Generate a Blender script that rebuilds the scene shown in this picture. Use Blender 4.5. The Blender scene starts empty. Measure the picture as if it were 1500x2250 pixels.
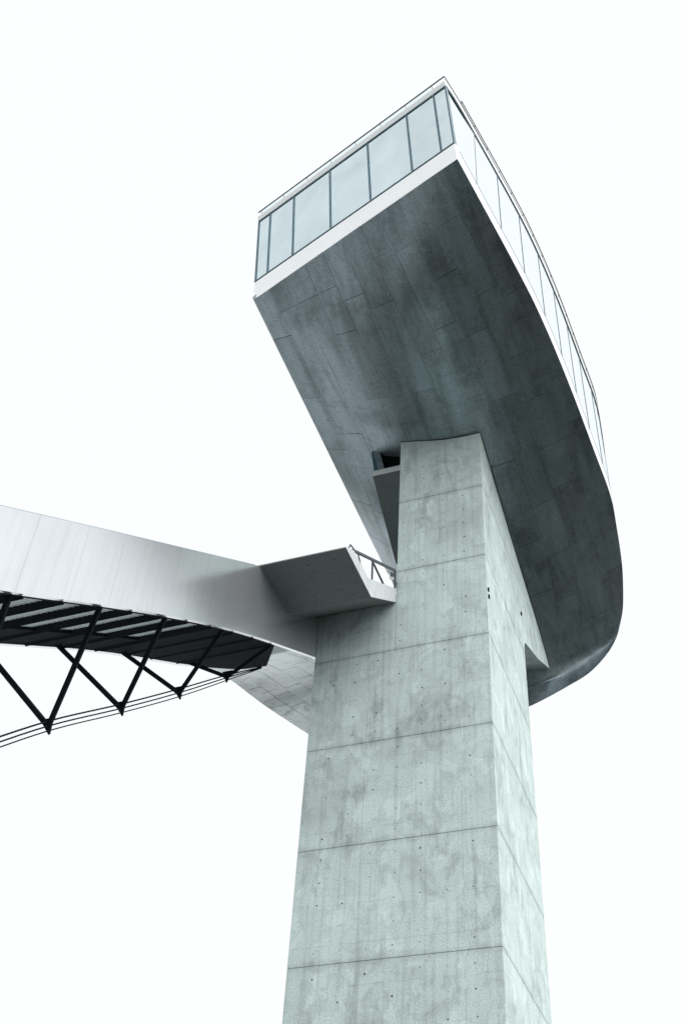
import bpy, bmesh, math, random
import numpy as np
from mathutils import Vector, Matrix

random.seed(7)
scene = bpy.context.scene
COL = scene.collection

# ------------------------------------------------------------------ camera
CAM_LOC = Vector((7.815, -32.957, 1.7))
yaw, pitch, roll = -0.406514196, 0.791282092, 0.0790608398
fw = Vector((math.sin(yaw) * math.cos(pitch), math.cos(yaw) * math.cos(pitch), math.sin(pitch)))
rt = Vector((math.cos(yaw), -math.sin(yaw), 0))
up = rt.cross(fw)
r2 = rt * math.cos(roll) + up * math.sin(roll)
u2 = -rt * math.sin(roll) + up * math.cos(roll)
cam_data = bpy.data.cameras.new('camera')
cam_data.sensor_fit = 'VERTICAL'
cam_data.sensor_height = 36.0
cam_data.lens = 2539.6 / 2250 * 36.0
cam_data.clip_start = 0.1
cam_data.clip_end = 6000
cam = bpy.data.objects.new('camera', cam_data)
M = Matrix((r2, u2, -fw)).transposed().to_4x4()
M.translation = CAM_LOC
cam.matrix_world = M
COL.objects.link(cam)
scene.camera = cam

# ------------------------------------------------------------------ sky, sun, exposure
SUN_EL, SUN_AZ = math.radians(38), math.radians(112)      # azimuth clockwise from +Y
world = bpy.data.worlds.new('World')
scene.world = world
world.use_nodes = True
nt = world.node_tree
nt.nodes.clear()
w_out = nt.nodes.new('ShaderNodeOutputWorld')
w_bg = nt.nodes.new('ShaderNodeBackground')
w_sky = nt.nodes.new('ShaderNodeTexSky')
w_sky.sky_type = 'NISHITA'
w_sky.sun_disc = False
w_sky.sun_elevation = SUN_EL
w_sky.sun_rotation = SUN_AZ
w_mix = nt.nodes.new('ShaderNodeMix')
w_mix.data_type = 'RGBA'
w_mix.inputs[0].default_value = 0.93                         # closed cloud cover over the clear sky
w_mix.inputs[7].default_value = (8.02, 8.18, 8.22, 1)
nt.links.new(w_sky.outputs[0], w_mix.inputs[6])
nt.links.new(w_mix.outputs[2], w_bg.inputs[0])
w_bg.inputs[1].default_value = 0.05
nt.links.new(w_bg.outputs[0], w_out.inputs[0])

sun_d = bpy.data.lights.new('sun', 'SUN')
sun_d.energy = 1.5
sun_d.angle = math.radians(75)
sun_d.color = (1.0, 0.985, 0.965)
sun = bpy.data.objects.new('sun', sun_d)
sd = Vector((math.sin(SUN_AZ) * math.cos(SUN_EL), math.cos(SUN_AZ) * math.cos(SUN_EL), math.sin(SUN_EL)))
sun.rotation_euler = (-sd).to_track_quat('-Z', 'Y').to_euler()
sun.location = sd * 120
COL.objects.link(sun)

scene.view_settings.view_transform = 'Standard'
scene.view_settings.look = 'None'
scene.view_settings.gamma = 1.0
scene.view_settings.use_curve_mapping = False
scene.view_settings.exposure = 1.38

# ------------------------------------------------------------------ materials
def new_mat(name):
    m = bpy.data.materials.new(name)
    m.use_nodes = True
    n = m.node_tree
    b = n.nodes['Principled BSDF']
    return m, n, b

class NB:
    """small node builder"""
    def __init__(s, n): s.n = n
    def node(s, t, **k):
        x = s.n.nodes.new(t)
        for a, v in k.items(): setattr(x, a, v)
        return x
    def link(s, a, b): s.n.links.new(a, b)
    def math(s, op, a, b=None, c=None):
        x = s.node('ShaderNodeMath', operation=op)
        for i, v in enumerate((a, b, c)):
            if v is None: continue
            if isinstance(v, (int, float)): x.inputs[i].default_value = v
            else: s.link(v, x.inputs[i])
        return x.outputs[0]
    def noise(s, vec, scale, detail=4, rough=0.55, dist=0.0):
        x = s.node('ShaderNodeTexNoise')
        x.inputs['Scale'].default_value = scale
        x.inputs['Detail'].default_value = detail
        x.inputs['Roughness'].default_value = rough
        x.inputs['Distortion'].default_value = dist
        s.link(vec, x.inputs['Vector'])
        return x.outputs['Fac']
    def ramp(s, fac, pts):
        x = s.node('ShaderNodeValToRGB')
        e = x.color_ramp.elements
        while len(e) < len(pts): e.new(0.5)
        for el, (p, v) in zip(e, pts):
            el.position = p
            el.color = (v, v, v, 1) if isinstance(v, (int, float)) else (*v, 1)
        s.link(fac, x.inputs[0])
        return x.outputs[0]
    def scale_vec(s, vec, xyz):
        x = s.node('ShaderNodeMapping')
        x.inputs['Scale'].default_value = xyz
        s.link(vec, x.inputs['Vector'])
        return x.outputs[0]
    def mul(s, a, b, fac=1.0):
        x = s.node('ShaderNodeMix', data_type='RGBA', blend_type='MULTIPLY')
        x.inputs[0].default_value = fac
        for i, v in ((6, a), (7, b)):
            if isinstance(v, tuple): x.inputs[i].default_value = (*v, 1)
            else: s.link(v, x.inputs[i])
        return x.outputs[2]

def concrete(name, base, contrast=0.5, grain=0.2, streak=0.25, stain=0.4, formwork=True, marks=True, rough=0.86, spec=0.25, metal=0.0, pore=1.0, flow=0.0, shift=0.0):
    m, n, b = new_mat(name)
    nb = NB(n)
    pos = nb.node('ShaderNodeNewGeometry').outputs['Position']
    col = None
    big = nb.noise(pos, 0.33, 6, 0.6, 0.4)
    f = nb.ramp(big, [(0.30, 1 - contrast * 0.55), (0.48, 1.0), (0.72, 1 + contrast * 0.12)])
    col = nb.mul(base, f)
    # cloudy blotches and tide marks left by the pour
    bl = nb.noise(nb.scale_vec(pos, (1, 1, 0.75)), 0.85, 5, 0.62, 0.9)
    col = nb.mul(col, nb.ramp(bl, [(0.33, 1 - stain * 0.62), (0.47, 1.0), (0.60, 1.0), (0.75, 1 + stain * 0.14)]))
    if marks:
        tm = nb.noise(nb.scale_vec(pos, (1, 1, 1.1)), 0.50, 3, 0.5, 0.5)
        col = nb.mul(col, nb.ramp(tm, [(0.49, 1.0), (0.54, 1 - stain * 0.16), (0.57, 1.0 + stain * 0.10), (0.72, 1.0 + stain * 0.14)]))
    # vertical run-off streaks
    st = nb.noise(nb.scale_vec(pos, (5.5, 5.5, 0.16)), 1.0, 5, 0.6)
    col = nb.mul(col, nb.ramp(st, [(0.30, 1 - streak), (0.48, 1.0), (0.75, 1.0 + streak * 0.25)]))
    if shift:
        rnd = nb.node('ShaderNodeObjectInfo').outputs['Random']
        col = nb.mul(col, nb.ramp(rnd, [(0.0, 1 - shift), (1.0, 1 + shift)]))
    if marks:
        pw = nb.noise(nb.scale_vec(pos, (1.0, 1.0, 0.8)), 0.95, 2, 0.4, 0.15)
        col = nb.mul(col, nb.ramp(pw, [(0.545, 1.0), (0.575, 1 - stain * 0.10), (0.60, 1 + stain * 0.26), (0.75, 1 + stain * 0.30)]))
        dk = nb.noise(nb.scale_vec(pos, (1.3, 1.3, 0.5)), 1.3, 6, 0.68, 0.2)
        mk = nb.noise(pos, 0.28, 2, 0.5)
        dk2 = nb.math('MULTIPLY', nb.ramp(dk, [(0.50, 0.0), (0.62, 1.0)]), nb.ramp(mk, [(0.44, 0.0), (0.60, 1.0)]))
        col = nb.mul(col, nb.ramp(dk2, [(0.0, 1.0), (1.0, 1 - stain * 0.72)]))
    if flow:
        fl = nb.noise(nb.scale_vec(pos, (1.5, 0.13, 1.0)), 1.0, 5, 0.6, 0.3)
        col = nb.mul(col, nb.ramp(fl, [(0.32, 1 - flow), (0.5, 1.0), (0.68, 1 + flow * 0.6)]))
    if formwork:
        sx = nb.node('ShaderNodeSeparateXYZ'); nb.link(pos, sx.inputs[0])
        a = nb.math('FRACT', nb.math('DIVIDE', nb.math('ADD', sx.outputs['X'], 100.62), 1.76))
        ln = nb.math('LESS_THAN', nb.math('ABSOLUTE', nb.math('SUBTRACT', a, 0.5)), 0.008)
        brk = nb.noise(pos, 0.5, 2)
        ln = nb.math('MULTIPLY', ln, nb.math('GREATER_THAN', brk, 0.47))
        col = nb.mul(col, nb.ramp(ln, [(0.0, 1.0), (1.0, 0.80)]))
        zz = nb.math('FRACT', nb.math('DIVIDE', nb.math('ADD', sx.outputs['Z'], 0.05 + 3.0 * 4.05 - 1.3), 1.35))
        lz = nb.math('LESS_THAN', nb.math('ABSOLUTE', nb.math('SUBTRACT', zz, 0.5)), 0.012)
        lz = nb.math('MULTIPLY', lz, nb.math('GREATER_THAN', nb.noise(pos, 0.8, 3), 0.5))
        col = nb.mul(col, nb.ramp(lz, [(0.0, 1.0), (1.0, 0.86)]))
    if formwork:
        jz = nb.math('FRACT', nb.math('DIVIDE', nb.math('SUBTRACT', sx.outputs['Z'], 1.32 - 4.05 / 2), 4.05))
        jd = nb.math('ABSOLUTE', nb.math('SUBTRACT', jz, 0.5))
        jn = nb.math('ADD', jd, nb.math('MULTIPLY', nb.math('SUBTRACT', nb.noise(nb.scale_vec(pos, (1, 1, 0.6)), 1.1, 4, 0.6), 0.5), 0.16))
        col = nb.mul(col, nb.ramp(jn, [(0.0, 1 - stain * 0.55), (0.05, 1.0)]))
    g = nb.noise(pos, 17.0, 3, 0.75)
    col = nb.mul(col, nb.ramp(g, [(0.25, 1 - grain), (0.75, 1 + grain * 0.7)]))
    pores = nb.noise(pos, 5.0, 2, 0.5)
    col = nb.mul(col, nb.ramp(pores, [(0.27, 1 - grain * 1.4 * pore), (0.34, 1.0)]))
    nb.link(col, b.inputs['Base Color'])
    b.inputs['Roughness'].default_value = rough
    b.inputs['Specular IOR Level'].default_value = spec
    b.inputs['Metallic'].default_value = metal
    bump = nb.node('ShaderNodeBump')
    bump.inputs['Strength'].default_value = 0.25
    bump.inputs['Distance'].default_value = 0.01
    nb.link(g, bump.inputs['Height'])
    nb.link(bump.outputs[0], b.inputs['Normal'])
    return m

def plain(name, colr, rough=0.5, metal=0.0, var=0.1, scale=2.0, spec=0.5, streak=0.0, grain=0.0):
    m, n, b = new_mat(name)
    nb = NB(n)
    pos = nb.node('ShaderNodeNewGeometry').outputs['Position']
    f = nb.noise(pos, scale, 4, 0.6)
    col = nb.mul(colr, nb.ramp(f, [(0.3, 1 - var), (0.7, 1 + var * 0.4)]))
    if streak:
        st = nb.noise(nb.scale_vec(pos, (3.0, 3.0, 0.2)), 1.0, 5, 0.65)
        col = nb.mul(col, nb.ramp(st, [(0.33, 1 - streak), (0.5, 1.0)]))
    if grain:
        g = nb.noise(pos, 17.0, 3, 0.75)
        col = nb.mul(col, nb.ramp(g, [(0.25, 1 - grain), (0.75, 1 + grain * 0.7)]))
    nb.link(col, b.inputs['Base Color'])
    b.inputs['Roughness'].default_value = rough
    b.inputs['Metallic'].default_value = metal
    b.inputs['Specular IOR Level'].default_value = spec
    return m

def glass_mat(name, tint, refl, gcol=(0.84, 0.97, 1.0)):
    m = bpy.data.materials.new(name)
    m.use_nodes = True
    n = m.node_tree
    n.nodes.clear()
    nb = NB(n)
    out = nb.node('ShaderNodeOutputMaterial')
    tr = nb.node('ShaderNodeBsdfTransparent'); tr.inputs[0].default_value = (*tint, 1)
    gl = nb.node('ShaderNodeBsdfGlossy'); gl.inputs['Roughness'].default_value = 0.03
    gl.inputs['Color'].default_value = (*gcol, 1)
    fr = nb.node('ShaderNodeFresnel'); fr.inputs[0].default_value = 1.8
    pos = nb.node('ShaderNodeNewGeometry').outputs['Position']
    wob = nb.noise(pos, 0.7, 2)
    fac = nb.math('ADD', nb.math('MULTIPLY', fr.outputs[0], 0.9 if refl else 0.25), nb.math('MULTIPLY', nb.math('ADD', nb.math('MULTIPLY', wob, 0.4), 0.8), refl))
    mx = nb.node('ShaderNodeMixShader')
    nb.link(fac, mx.inputs[0]); nb.link(tr.outputs[0], mx.inputs[1]); nb.link(gl.outputs[0], mx.inputs[2])
    nb.link(mx.outputs[0], out.inputs[0])
    return m

MAT = dict(
    shaft=concrete('fair_faced_concrete', (0.515, 0.615, 0.605), contrast=0.36, grain=0.30, streak=0.20, stain=0.34, pore=0.5),
    joint=plain('recessed_joint', (0.16, 0.18, 0.18), 0.9),
    hole=plain('tie_hole_dark', (0.06, 0.07, 0.07), 0.9),
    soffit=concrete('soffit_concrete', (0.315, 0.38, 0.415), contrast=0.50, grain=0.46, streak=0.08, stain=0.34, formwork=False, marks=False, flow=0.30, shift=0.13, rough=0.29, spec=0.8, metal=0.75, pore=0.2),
    soffit_gap=plain('soffit_joint', (0.08, 0.09, 0.09), 0.9),
    ramp=concrete('ramp_underside_concrete', (0.80, 0.86, 0.87), contrast=0.3, grain=0.16, streak=0.2, stain=0.5, formwork=False, marks=False, rough=0.30, spec=0.8, metal=0.6, pore=0.3, shift=0.08),
    fascia=plain('white_metal_fascia', (0.93, 0.95, 0.955), 0.28, 0.6, 0.03, 0.6),
    roofm=plain('pale_roof_edge', (0.80, 0.83, 0.84), 0.5, 0.0, 0.03, 0.6),
    steel=plain('dark_teal_steel', (0.04, 0.11, 0.15), 0.4, 0.2, 0.1),
    black=plain('black_steel', (0.010, 0.014, 0.018), 0.9, 0.0, 0.2, spec=0.08),
    dark_rail=plain('dark_grey_rail_paint', (0.05, 0.065, 0.08), 0.5, 0.0, 0.1),
    gasket=plain('black_gasket', (0.02, 0.025, 0.03), 0.6),
    clad=plain('pale_cladding_sheet', (0.79, 0.815, 0.84), 0.20, 0.86, 0.05, 0.35, streak=0.07, grain=0.03),
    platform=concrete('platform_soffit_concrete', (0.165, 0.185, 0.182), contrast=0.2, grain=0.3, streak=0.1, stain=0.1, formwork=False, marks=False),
    edge=plain('platform_lit_edge', (0.55, 0.58, 0.59), 0.7, 0.0, 0.1, 3.0, streak=0.12, grain=0.08),  # slab concrete repeated paler: light on its upright faces put into the colour
    deck=plain('galvanised_deck', (0.74, 0.80, 0.82), 0.45, 0.1, 0.10),
    liner=plain('dark_liner_board', (0.02, 0.024, 0.026), 0.95, 0.0, 0.1, spec=0.05),
    interior=plain('pale_interior', (0.72, 0.76, 0.77), 0.7, 0.0, 0.03),
    dark=plain('lobby_shade_black', (0.006, 0.007, 0.008), 0.95, spec=0.03),  # near-black colour puts the shade of the lobby into the paint
    glass=glass_mat('facade_glass', (0.74, 0.90, 0.94), 0.60),
    side_glass=glass_mat('side_facade_glass', (0.78, 0.90, 0.93), 0.70, (0.95, 0.985, 1.0)),
    rail_glass=glass_mat('balustrade_glass', (0.96, 0.98, 0.985), 0.0),
    ground=None,
)

# ------------------------------------------------------------------ mesh helpers
def link_mesh(name, verts, faces, mat, parent=None, smooth=False, mats=None, fmat=None, normals=None):
    off = Vector((0, 0, 0)) if parent is None else root_loc(parent)
    me = bpy.data.meshes.new(name)
    me.from_pydata([tuple(Vector(v) - off) for v in verts], [], faces)
    me.materials.append(MAT[mat])
    for mm in (mats or []): me.materials.append(MAT[mm])
    if fmat:
        for p, i in zip(me.polygons, fmat): p.material_index = i
    if smooth:
        for p in me.polygons: p.use_smooth = True
    me.update()
    o = bpy.data.objects.new(name, me)
    COL.objects.link(o)
    if parent is not None: o.parent = parent
    return o

ROOT = {}
def root_loc(p):
    return ROOT[p.name]

def thing(name, label, cat, loc, group=None):
    o = bpy.data.objects.new(name, None)
    COL.objects.link(o)
    o.location = loc
    o.empty_display_size = 1
    o['label'] = label; o['category'] = cat
    if group: o['group'] = group
    ROOT[o.name] = Vector(loc)
    return o

def sub(o, parent):
    """register o as a possible parent (its local frame is its root's frame)"""
    ROOT[o.name] = root_loc(parent)
    return o

class MB:
    def __init__(s): s.v = []; s.f = []; s.m = []
    def add(s, vs, fs, mi=0):
        k = len(s.v); s.v += [tuple(v) for v in vs]
        for f in fs: s.f.append(tuple(i + k for i in f)); s.m.append(mi)
    def hexa(s, p, mi=0):   # p: 4 bottom + 4 top corner points
        s.add(p, [(3, 2, 1, 0), (4, 5, 6, 7), (0, 1, 5, 4), (1, 2, 6, 5), (2, 3, 7, 6), (3, 0, 4, 7)], mi)
    def box(s, a, b, mi=0):
        (x0, y0, z0), (x1, y1, z1) = a, b
        s.hexa([(x0, y0, z0), (x1, y0, z0), (x1, y1, z0), (x0, y1, z0), (x0, y0, z1), (x1, y0, z1), (x1, y1, z1), (x0, y1, z1)], mi)
    def bar(s, a, b, w, h=None, upv=(0, 0, 1), mi=0):
        a, b = Vector(a), Vector(b)
        h = w if h is None else h
        d = (b - a).normalized(); uv = Vector(upv)
        if abs(d.dot(uv)) > 0.98: uv = Vector((1, 0, 0))
        x = d.cross(uv).normalized() * (w / 2); y = x.cross(d).normalized() * (h / 2)
        s.hexa([a - x - y, a + x - y, a + x + y, a - x + y, b - x - y, b + x - y, b + x + y, b - x + y], mi)
    def tube(s, pts, r, n=8, mi=0, caps=True):
        pts = [Vector(p) for p in pts]; rings = []
        for i, p in enumerate(pts):
            d = (pts[min(i + 1, len(pts) - 1)] - pts[max(i - 1, 0)]).normalized()
            uv = Vector((0, 0, 1)) if abs(d.z) < 0.95 else Vector((1, 0, 0))
            x = d.cross(uv).normalized(); y = x.cross(d).normalized()
            rings.append([p + (x * math.cos(t) + y * math.sin(t)) * r for t in [2 * math.pi * k / n for k in range(n)]])
        vs = [v for rr in rings for v in rr]; fs = []
        for i in range(len(pts) - 1):
            for k in range(n):
                fs.append((i * n + k, i * n + (k + 1) % n, (i + 1) * n + (k + 1) % n, (i + 1) * n + k))
        if caps:
            fs.append(tuple(reversed(range(n)))); fs.append(tuple((len(pts) - 1) * n + k for k in range(n)))
        s.add(vs, fs, mi)
    def prism_yz(s, prof, x0, x1, mi=0):   # profile in (y,z), extruded along x
        n = len(prof)
        vs = [(x0, y, z) for y, z in prof] + [(x1, y, z) for y, z in prof]
        fs = [tuple(range(n)), tuple(reversed(range(n, 2 * n)))]
        for i in range(n):
            j = (i + 1) % n
            fs.append((i, n + i, n + j, j))
        s.add(vs, fs, mi)
    def build(s, name, mat, parent=None, smooth=False, mats=None, bevel=0.0):
        o = link_mesh(name, s.v, s.f, mat, parent, smooth, mats, s.m if mats else None)
        bm = bmesh.new(); bm.from_mesh(o.data)
        bmesh.ops.recalc_face_normals(bm, faces=bm.faces)
        if bevel:
            bmesh.ops.bevel(bm, geom=[e for e in bm.edges], offset=bevel, segments=1, affect='EDGES', clamp_overlap=True)
        bm.to_mesh(o.data); bm.free()
        return o

def catmull(P, t):
    P = np.asarray(P, float); n = len(P) - 1
    t = min(max(t, 0.0), n - 1e-9); i = int(t); f = t - i
    p1, p2 = P[i], P[i + 1]
    p0 = P[i - 1] if i > 0 else 2 * p1 - p2
    p3 = P[i + 2] if i + 2 <= n else 2 * p2 - p1
    return 0.5 * ((2 * p1) + (-p0 + p2) * f + (2 * p0 - 5 * p1 + 4 * p2 - p3) * f * f + (-p0 + 3 * p1 - 3 * p2 + p3) * f ** 3)

# ------------------------------------------------------------------ ground
def ground_material():
    m, n, b = new_mat('dark_grass_and_forest_floor')
    nb = NB(n)
    pos = nb.node('ShaderNodeNewGeometry').outputs['Position']
    f = nb.noise(pos, 0.08, 6, 0.6)
    x = nb.node('ShaderNodeValToRGB')
    e = x.color_ramp.elements
    e[0].position = 0.35; e[0].color = (0.015, 0.018, 0.016, 1)
    e[1].position = 0.65; e[1].color = (0.030, 0.036, 0.030, 1)
    nb.link(f, x.inputs[0]); nb.link(x.outputs[0], b.inputs['Base Color'])
    b.inputs['Roughness'].default_value = 0.95
    return m
MAT['ground'] = ground_material()
MAT['plaza'] = plain('grey_paving', (0.045, 0.047, 0.047), 0.9, 0, 0.25, 0.8)
MAT['bounce_ground'] = plain('pale_bounce_ground', (0.42, 0.44, 0.44), 0.95, 0, 0.25, 0.3)
g = MB(); g.add([(-2500, -2500, 0), (2500, -2500, 0), (2500, 2500, 0), (-2500, 2500, 0)], [(0, 1, 2, 3)])
o = g.build('ground', 'ground'); o['kind'] = 'structure'
g = MB(); g.box((-13.9, -40, -0.3), (16, 14, 0.06))
o = g.build('pavement', 'plaza'); o['kind'] = 'structure'

g = MB(); g.box((-150, -90, -0.3), (-14, 90, 0.08)); g.box((-13.95, -36.5, -0.2), (-8.2, -8, 0.075))  # unseen pale ground, added to bounce light up to the soffit and deck
o = g.build('bounce_field', 'bounce_ground'); o['kind'] = 'structure'

# ------------------------------------------------------------------ tower shaft
shaft = thing('concrete_tower', 'tall square pale concrete tower shaft with pour joints rising in the middle', 'tower', (-3.5, 3.3, 0.06))
LIFT = 4.05
J0 = 1.32
XL, XM, XR, YB = -7.0, -3.7, 0.0, 6.6
GAP = 0.014
def lift_block(x0, x1, z0, z1):
    mb = MB(); mb.box((x0, 0, z0), (x1, YB, z1))
    return mb.build('concrete_lift', 'shaft', shaft, bevel=0.008)
lift_block(XL, XR, 0.06, J0 - GAP / 2)
z = J0
while z + LIFT < 30:
    lift_block(XL, XR, z + GAP / 2, z + LIFT - GAP / 2)
    z += LIFT
ZK = z                       # about 29.67: from here the left part ends below the platform
lift_block(XL, XM - 0.006, ZK + GAP / 2, 32.55)
lift_block(XM + 0.006, XR, ZK + GAP / 2, ZK + LIFT - GAP / 2)
lift_block(XM, XR, ZK + LIFT + GAP / 2, ZK + 2 * LIFT - GAP / 2)
lift_block(XM, XR, ZK + 2 * LIFT + GAP / 2, 43.9)
mb = MB()
mb.box((XL + 0.03, 0.03, 0.1), (XR - 0.03, YB - 0.03, 31.9)); mb.box((XM + 0.03, 0.035, 31.9), (XR - 0.035, YB - 0.035, 43.85))
mb.build('joint_backing', 'joint', shaft)
# bracket wall carrying the head behind the shaft
prof = [(YB + 0.01, 43.0), (YB + 0.01, 33.2)]
for k in range(7):
    a = math.radians(180 - 62 * k / 6)
    prof.append((YB + 0.56 + 0.55 * math.cos(a), 34.0 + 0.62 * math.sin(a)))
prof += [(9.6, 35.72), (12.42, 37.25), (12.42, 42.0)]
mb = MB(); mb.prism_yz(prof, XM, XR)
mb.build('bracket_wall', 'shaft', shaft)
# formwork tie holes of the front and right faces
def tie_disc(mb, c, ax, r=0.026):
    n = 8; vs = []
    for k in range(n):
        t = 2 * math.pi * k / n
        if ax == 'y': vs.append((c[0] + r * math.cos(t), c[1], c[2] + r * math.sin(t)))
        else: vs.append((c[0], c[1] + r * math.cos(t), c[2] + r * math.sin(t)))
    mb.add(vs, [tuple(range(n))] if ax == 'y' else [tuple(range(n))])
mb = MB()
cols = [-6.12 + 0.878 * k for k in range(7)]
zz = J0 - LIFT
k = 0
while zz < 41:
    for row in range(5):
        hz = zz + 0.40 + row * 0.81
        if hz < 0.4: continue
        for ci, cx in enumerate(cols):
            if hz > 31.3 and cx < XM + 0.15: continue
            if hz > 41.0: continue
            if random.random() < 0.10: continue
            r = random.choice((0.016, 0.020, 0.024, 0.030, 0.036))
            tie_disc(mb, (cx + random.uniform(-.02, .02), -0.003, hz + random.uniform(-.03, .03)), 'y', r)
        for cy in (0.75, 2.0, 3.3, 4.6, 5.9):
            if random.random() < 0.5 or hz > 38: continue
            tie_disc(mb, (0.003, cy + random.uniform(-.03, .03), hz), 'x', random.choice((0.014, 0.018, 0.022)))
    zz += LIFT
o = mb.build('tie_hole', 'hole', shaft); o['kind'] = 'stuff'
# small dark steel anchors on the right face
for (y, zc) in ((0.16, 31.95), (0.20, 31.62), (6.3, 35.75)):
    mb = MB(); mb.box((0.0, y - 0.05, zc - 0.07), (0.03, y + 0.05, zc + 0.07)); mb.box((0.03, y - 0.02, zc - 0.11), (0.06, y + 0.02, zc + 0.10))
    mb.build('anchor_plate', 'black', shaft)

# ------------------------------------------------------------------ cafe head: soffit surface
R_EDGE = [(2.416, -11.844, 43.422), (3.487, -6.552, 42.770), (3.935, -3.809, 42.403), (4.292, -0.486, 41.975), (4.557, 3.277, 41.720),
          (4.720, 5.734, 41.516), (4.642, 7.449, 41.223), (4.458, 9.577, 40.804), (4.249, 10.809, 40.349), (3.960, 11.980, 39.796), (3.624, 12.528, 39.146),
          (3.341, 12.80, 38.672), (2.76, 12.93, 37.9), (1.82, 12.95, 37.0), (0.71, 12.81, 36.3), (-0.27, 12.50, 35.6), (-1.09, 12.14, 35.0), (-2.42, 11.92, 34.5)]
RIM = [0, 0, 0, 0, 0, 0, 0, 0.0, 0.06, 0.15, 0.28, 0.42, 0.66, 0.9, 1.1, 1.25, 1.4, 1.4]        # height of the turned-down rim
L_EDGE = [(-7.719, -8.275, 43.453), (-7.719, -5.064, 43.453), (-7.719, -2.617, 43.453), (-7.719, 0.034, 43.453), (-7.719, 2.889, 43.453),
          (-7.719, 4.929, 43.453), (-7.719, 6.356, 43.453), (-7.719, 7.9, 43.453), (-7.719, 8.9, 43.45), (-7.68, 9.55, 43.35), (-7.50, 10.0, 43.0),
          (-7.25, 10.3, 42.3), (-7.0, 10.5, 41.4), (-6.75, 10.65, 40.4), (-6.5, 10.8, 39.4), (-6.3, 10.95, 38.4), (-6.1, 11.1, 37.4), (-5.9, 11.3, 36.4)]
NR = len(R_EDGE) - 1
R_TOP = [(x, y + 0.20 * h, z + h) for (x, y, z), h in zip(R_EDGE, RIM)]
CON = [p for p in R_TOP] + [p for p in L_EDGE]
for k in range(NR):
    CON.append(tuple(catmull(R_TOP, k + 0.5)))
CON += [(-3.71, 0, 41.83), (-2.83, 0, 41.6), (-1.97, 0, 41.36), (-1.12, 0, 41.23), (0, 0, 41.2), (0, 2.5, 40.42),
        (0, 5.15, 39.62), (0, 7.2, 39.05), (0, 9.34, 38.49), (0, 11.2, 37.95), (0, 12.15, 37.52)]
CON += [(-5.6, 0, 42.62), (-5.5, -4, 42.78), (-3.7, -4, 42.22), (-1.2, -4, 41.75), (1.5, -4, 41.98), (2.2, 0, 41.5), (-3.6, -7.5, 42.65), (-1.2, -7.5, 42.30), (1.2, -7.5, 42.45),
        (2.4, 5, 40.5), (2.2, 9, 39.6), (2.0, 11.3, 38.85), (3.2, 11.0, 39.55)]
def edge_pts():
    a, b = np.array(L_EDGE[0]), np.array(R_EDGE[0])
    return [tuple(a + (b - a) * t) for t in (0.2, 0.4, 0.6, 0.8)]
CON += edge_pts()
CP = np.array(CON)
def tps_fit(P, lam=0.01):
    n = len(P); xy = P[:, :2]
    d = np.linalg.norm(xy[:, None] - xy[None], axis=2)
    K = np.where(d > 0, d * d * np.log(np.maximum(d, 1e-9)), 0)
    A = np.zeros((n + 3, n + 3)); A[:n, :n] = K + lam * np.eye(n)
    A[:n, n] = 1; A[:n, n + 1:] = xy; A[n, :n] = 1; A[n + 1:, :n] = xy.T
    return np.linalg.solve(A, np.r_[P[:, 2], 0, 0, 0])
TW = tps_fit(CP)
def zsoff(x, y):
    d = np.hypot(CP[:, 0] - x, CP[:, 1] - y)
    k = np.where(d > 0, d * d * np.log(np.maximum(d, 1e-9)), 0)
    return float(k @ TW[:len(CP)] + TW[-3] + TW[-2] * x + TW[-1] * y)
def S(u, v):
    """soffit point; u 0 left edge .. 1 right edge, v 0 front .. 1 back"""
    a = catmull(L_EDGE, v * NR); b = catmull(R_TOP, v * NR); r_ = catmull(R_EDGE, v * NR)
    def inner(u):
        x, y = (a + (b - a) * u)[:2]
        zz = zsoff(x, y)
        k = min(max((u - 0.82) / 0.18, 0), 1); zz += (b[2] - zsoff(b[0], b[1])) * k * k
        k = min(max((0.15 - u) / 0.15, 0), 1); zz += (a[2] - zsoff(a[0], a[1])) * k * k
        return np.array((x, y, zz))
    h = float(np.linalg.norm(b - r_)); us = 0.92 - 0.2 * min(h / 1.2, 1)
    if u <= us or h < 1e-6: return Vector(inner(u))
    t = (u - us) / (1 - us)
    p0 = inner(us); c_ = inner((1 + us) / 2) * 2 - 0.5 * (p0 + b)
    c_ = c_ + (b - c_) * min(h / 0.6, 1)
    return Vector(p0 * (1 - t) ** 2 + c_ * 2 * t * (1 - t) + r_ * t * t)
# cached grid with bilinear lookup keeps the panels cheap
GU, GV = 60, 140
GP = [[None] * (GV + 1) for _ in range(GU + 1)]
GN = [[None] * (GV + 1) for _ in range(GU + 1)]
for i in range(GU + 1):
    for j in range(GV + 1):
        GP[i][j] = S(i / GU, j / GV)
for i in range(GU + 1):
    for j in range(GV + 1):
        du = GP[min(i + 1, GU)][j] - GP[max(i - 1, 0)][j]
        dv = GP[i][min(j + 1, GV)] - GP[i][max(j - 1, 0)]
        n_ = du.cross(dv)
        n_ = n_.normalized() if n_.length > 1e-9 else Vector((0, 0, -1))
        GN[i][j] = n_
if GN[GU // 2][20].z > 0:
    for i in range(GU + 1):
        for j in range(GV + 1): GN[i][j] = -GN[i][j]
def glook(G, u, v):
    a = min(max(u, 0), 1) * GU; b = min(max(v, 0), 1) * GV
    i, j = min(int(a), GU - 1), min(int(b), GV - 1); s, t = a - i, b - j
    return G[i][j] * (1 - s) * (1 - t) + G[i + 1][j] * s * (1 - t) + G[i][j + 1] * (1 - s) * t + G[i + 1][j + 1] * s * t

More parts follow.
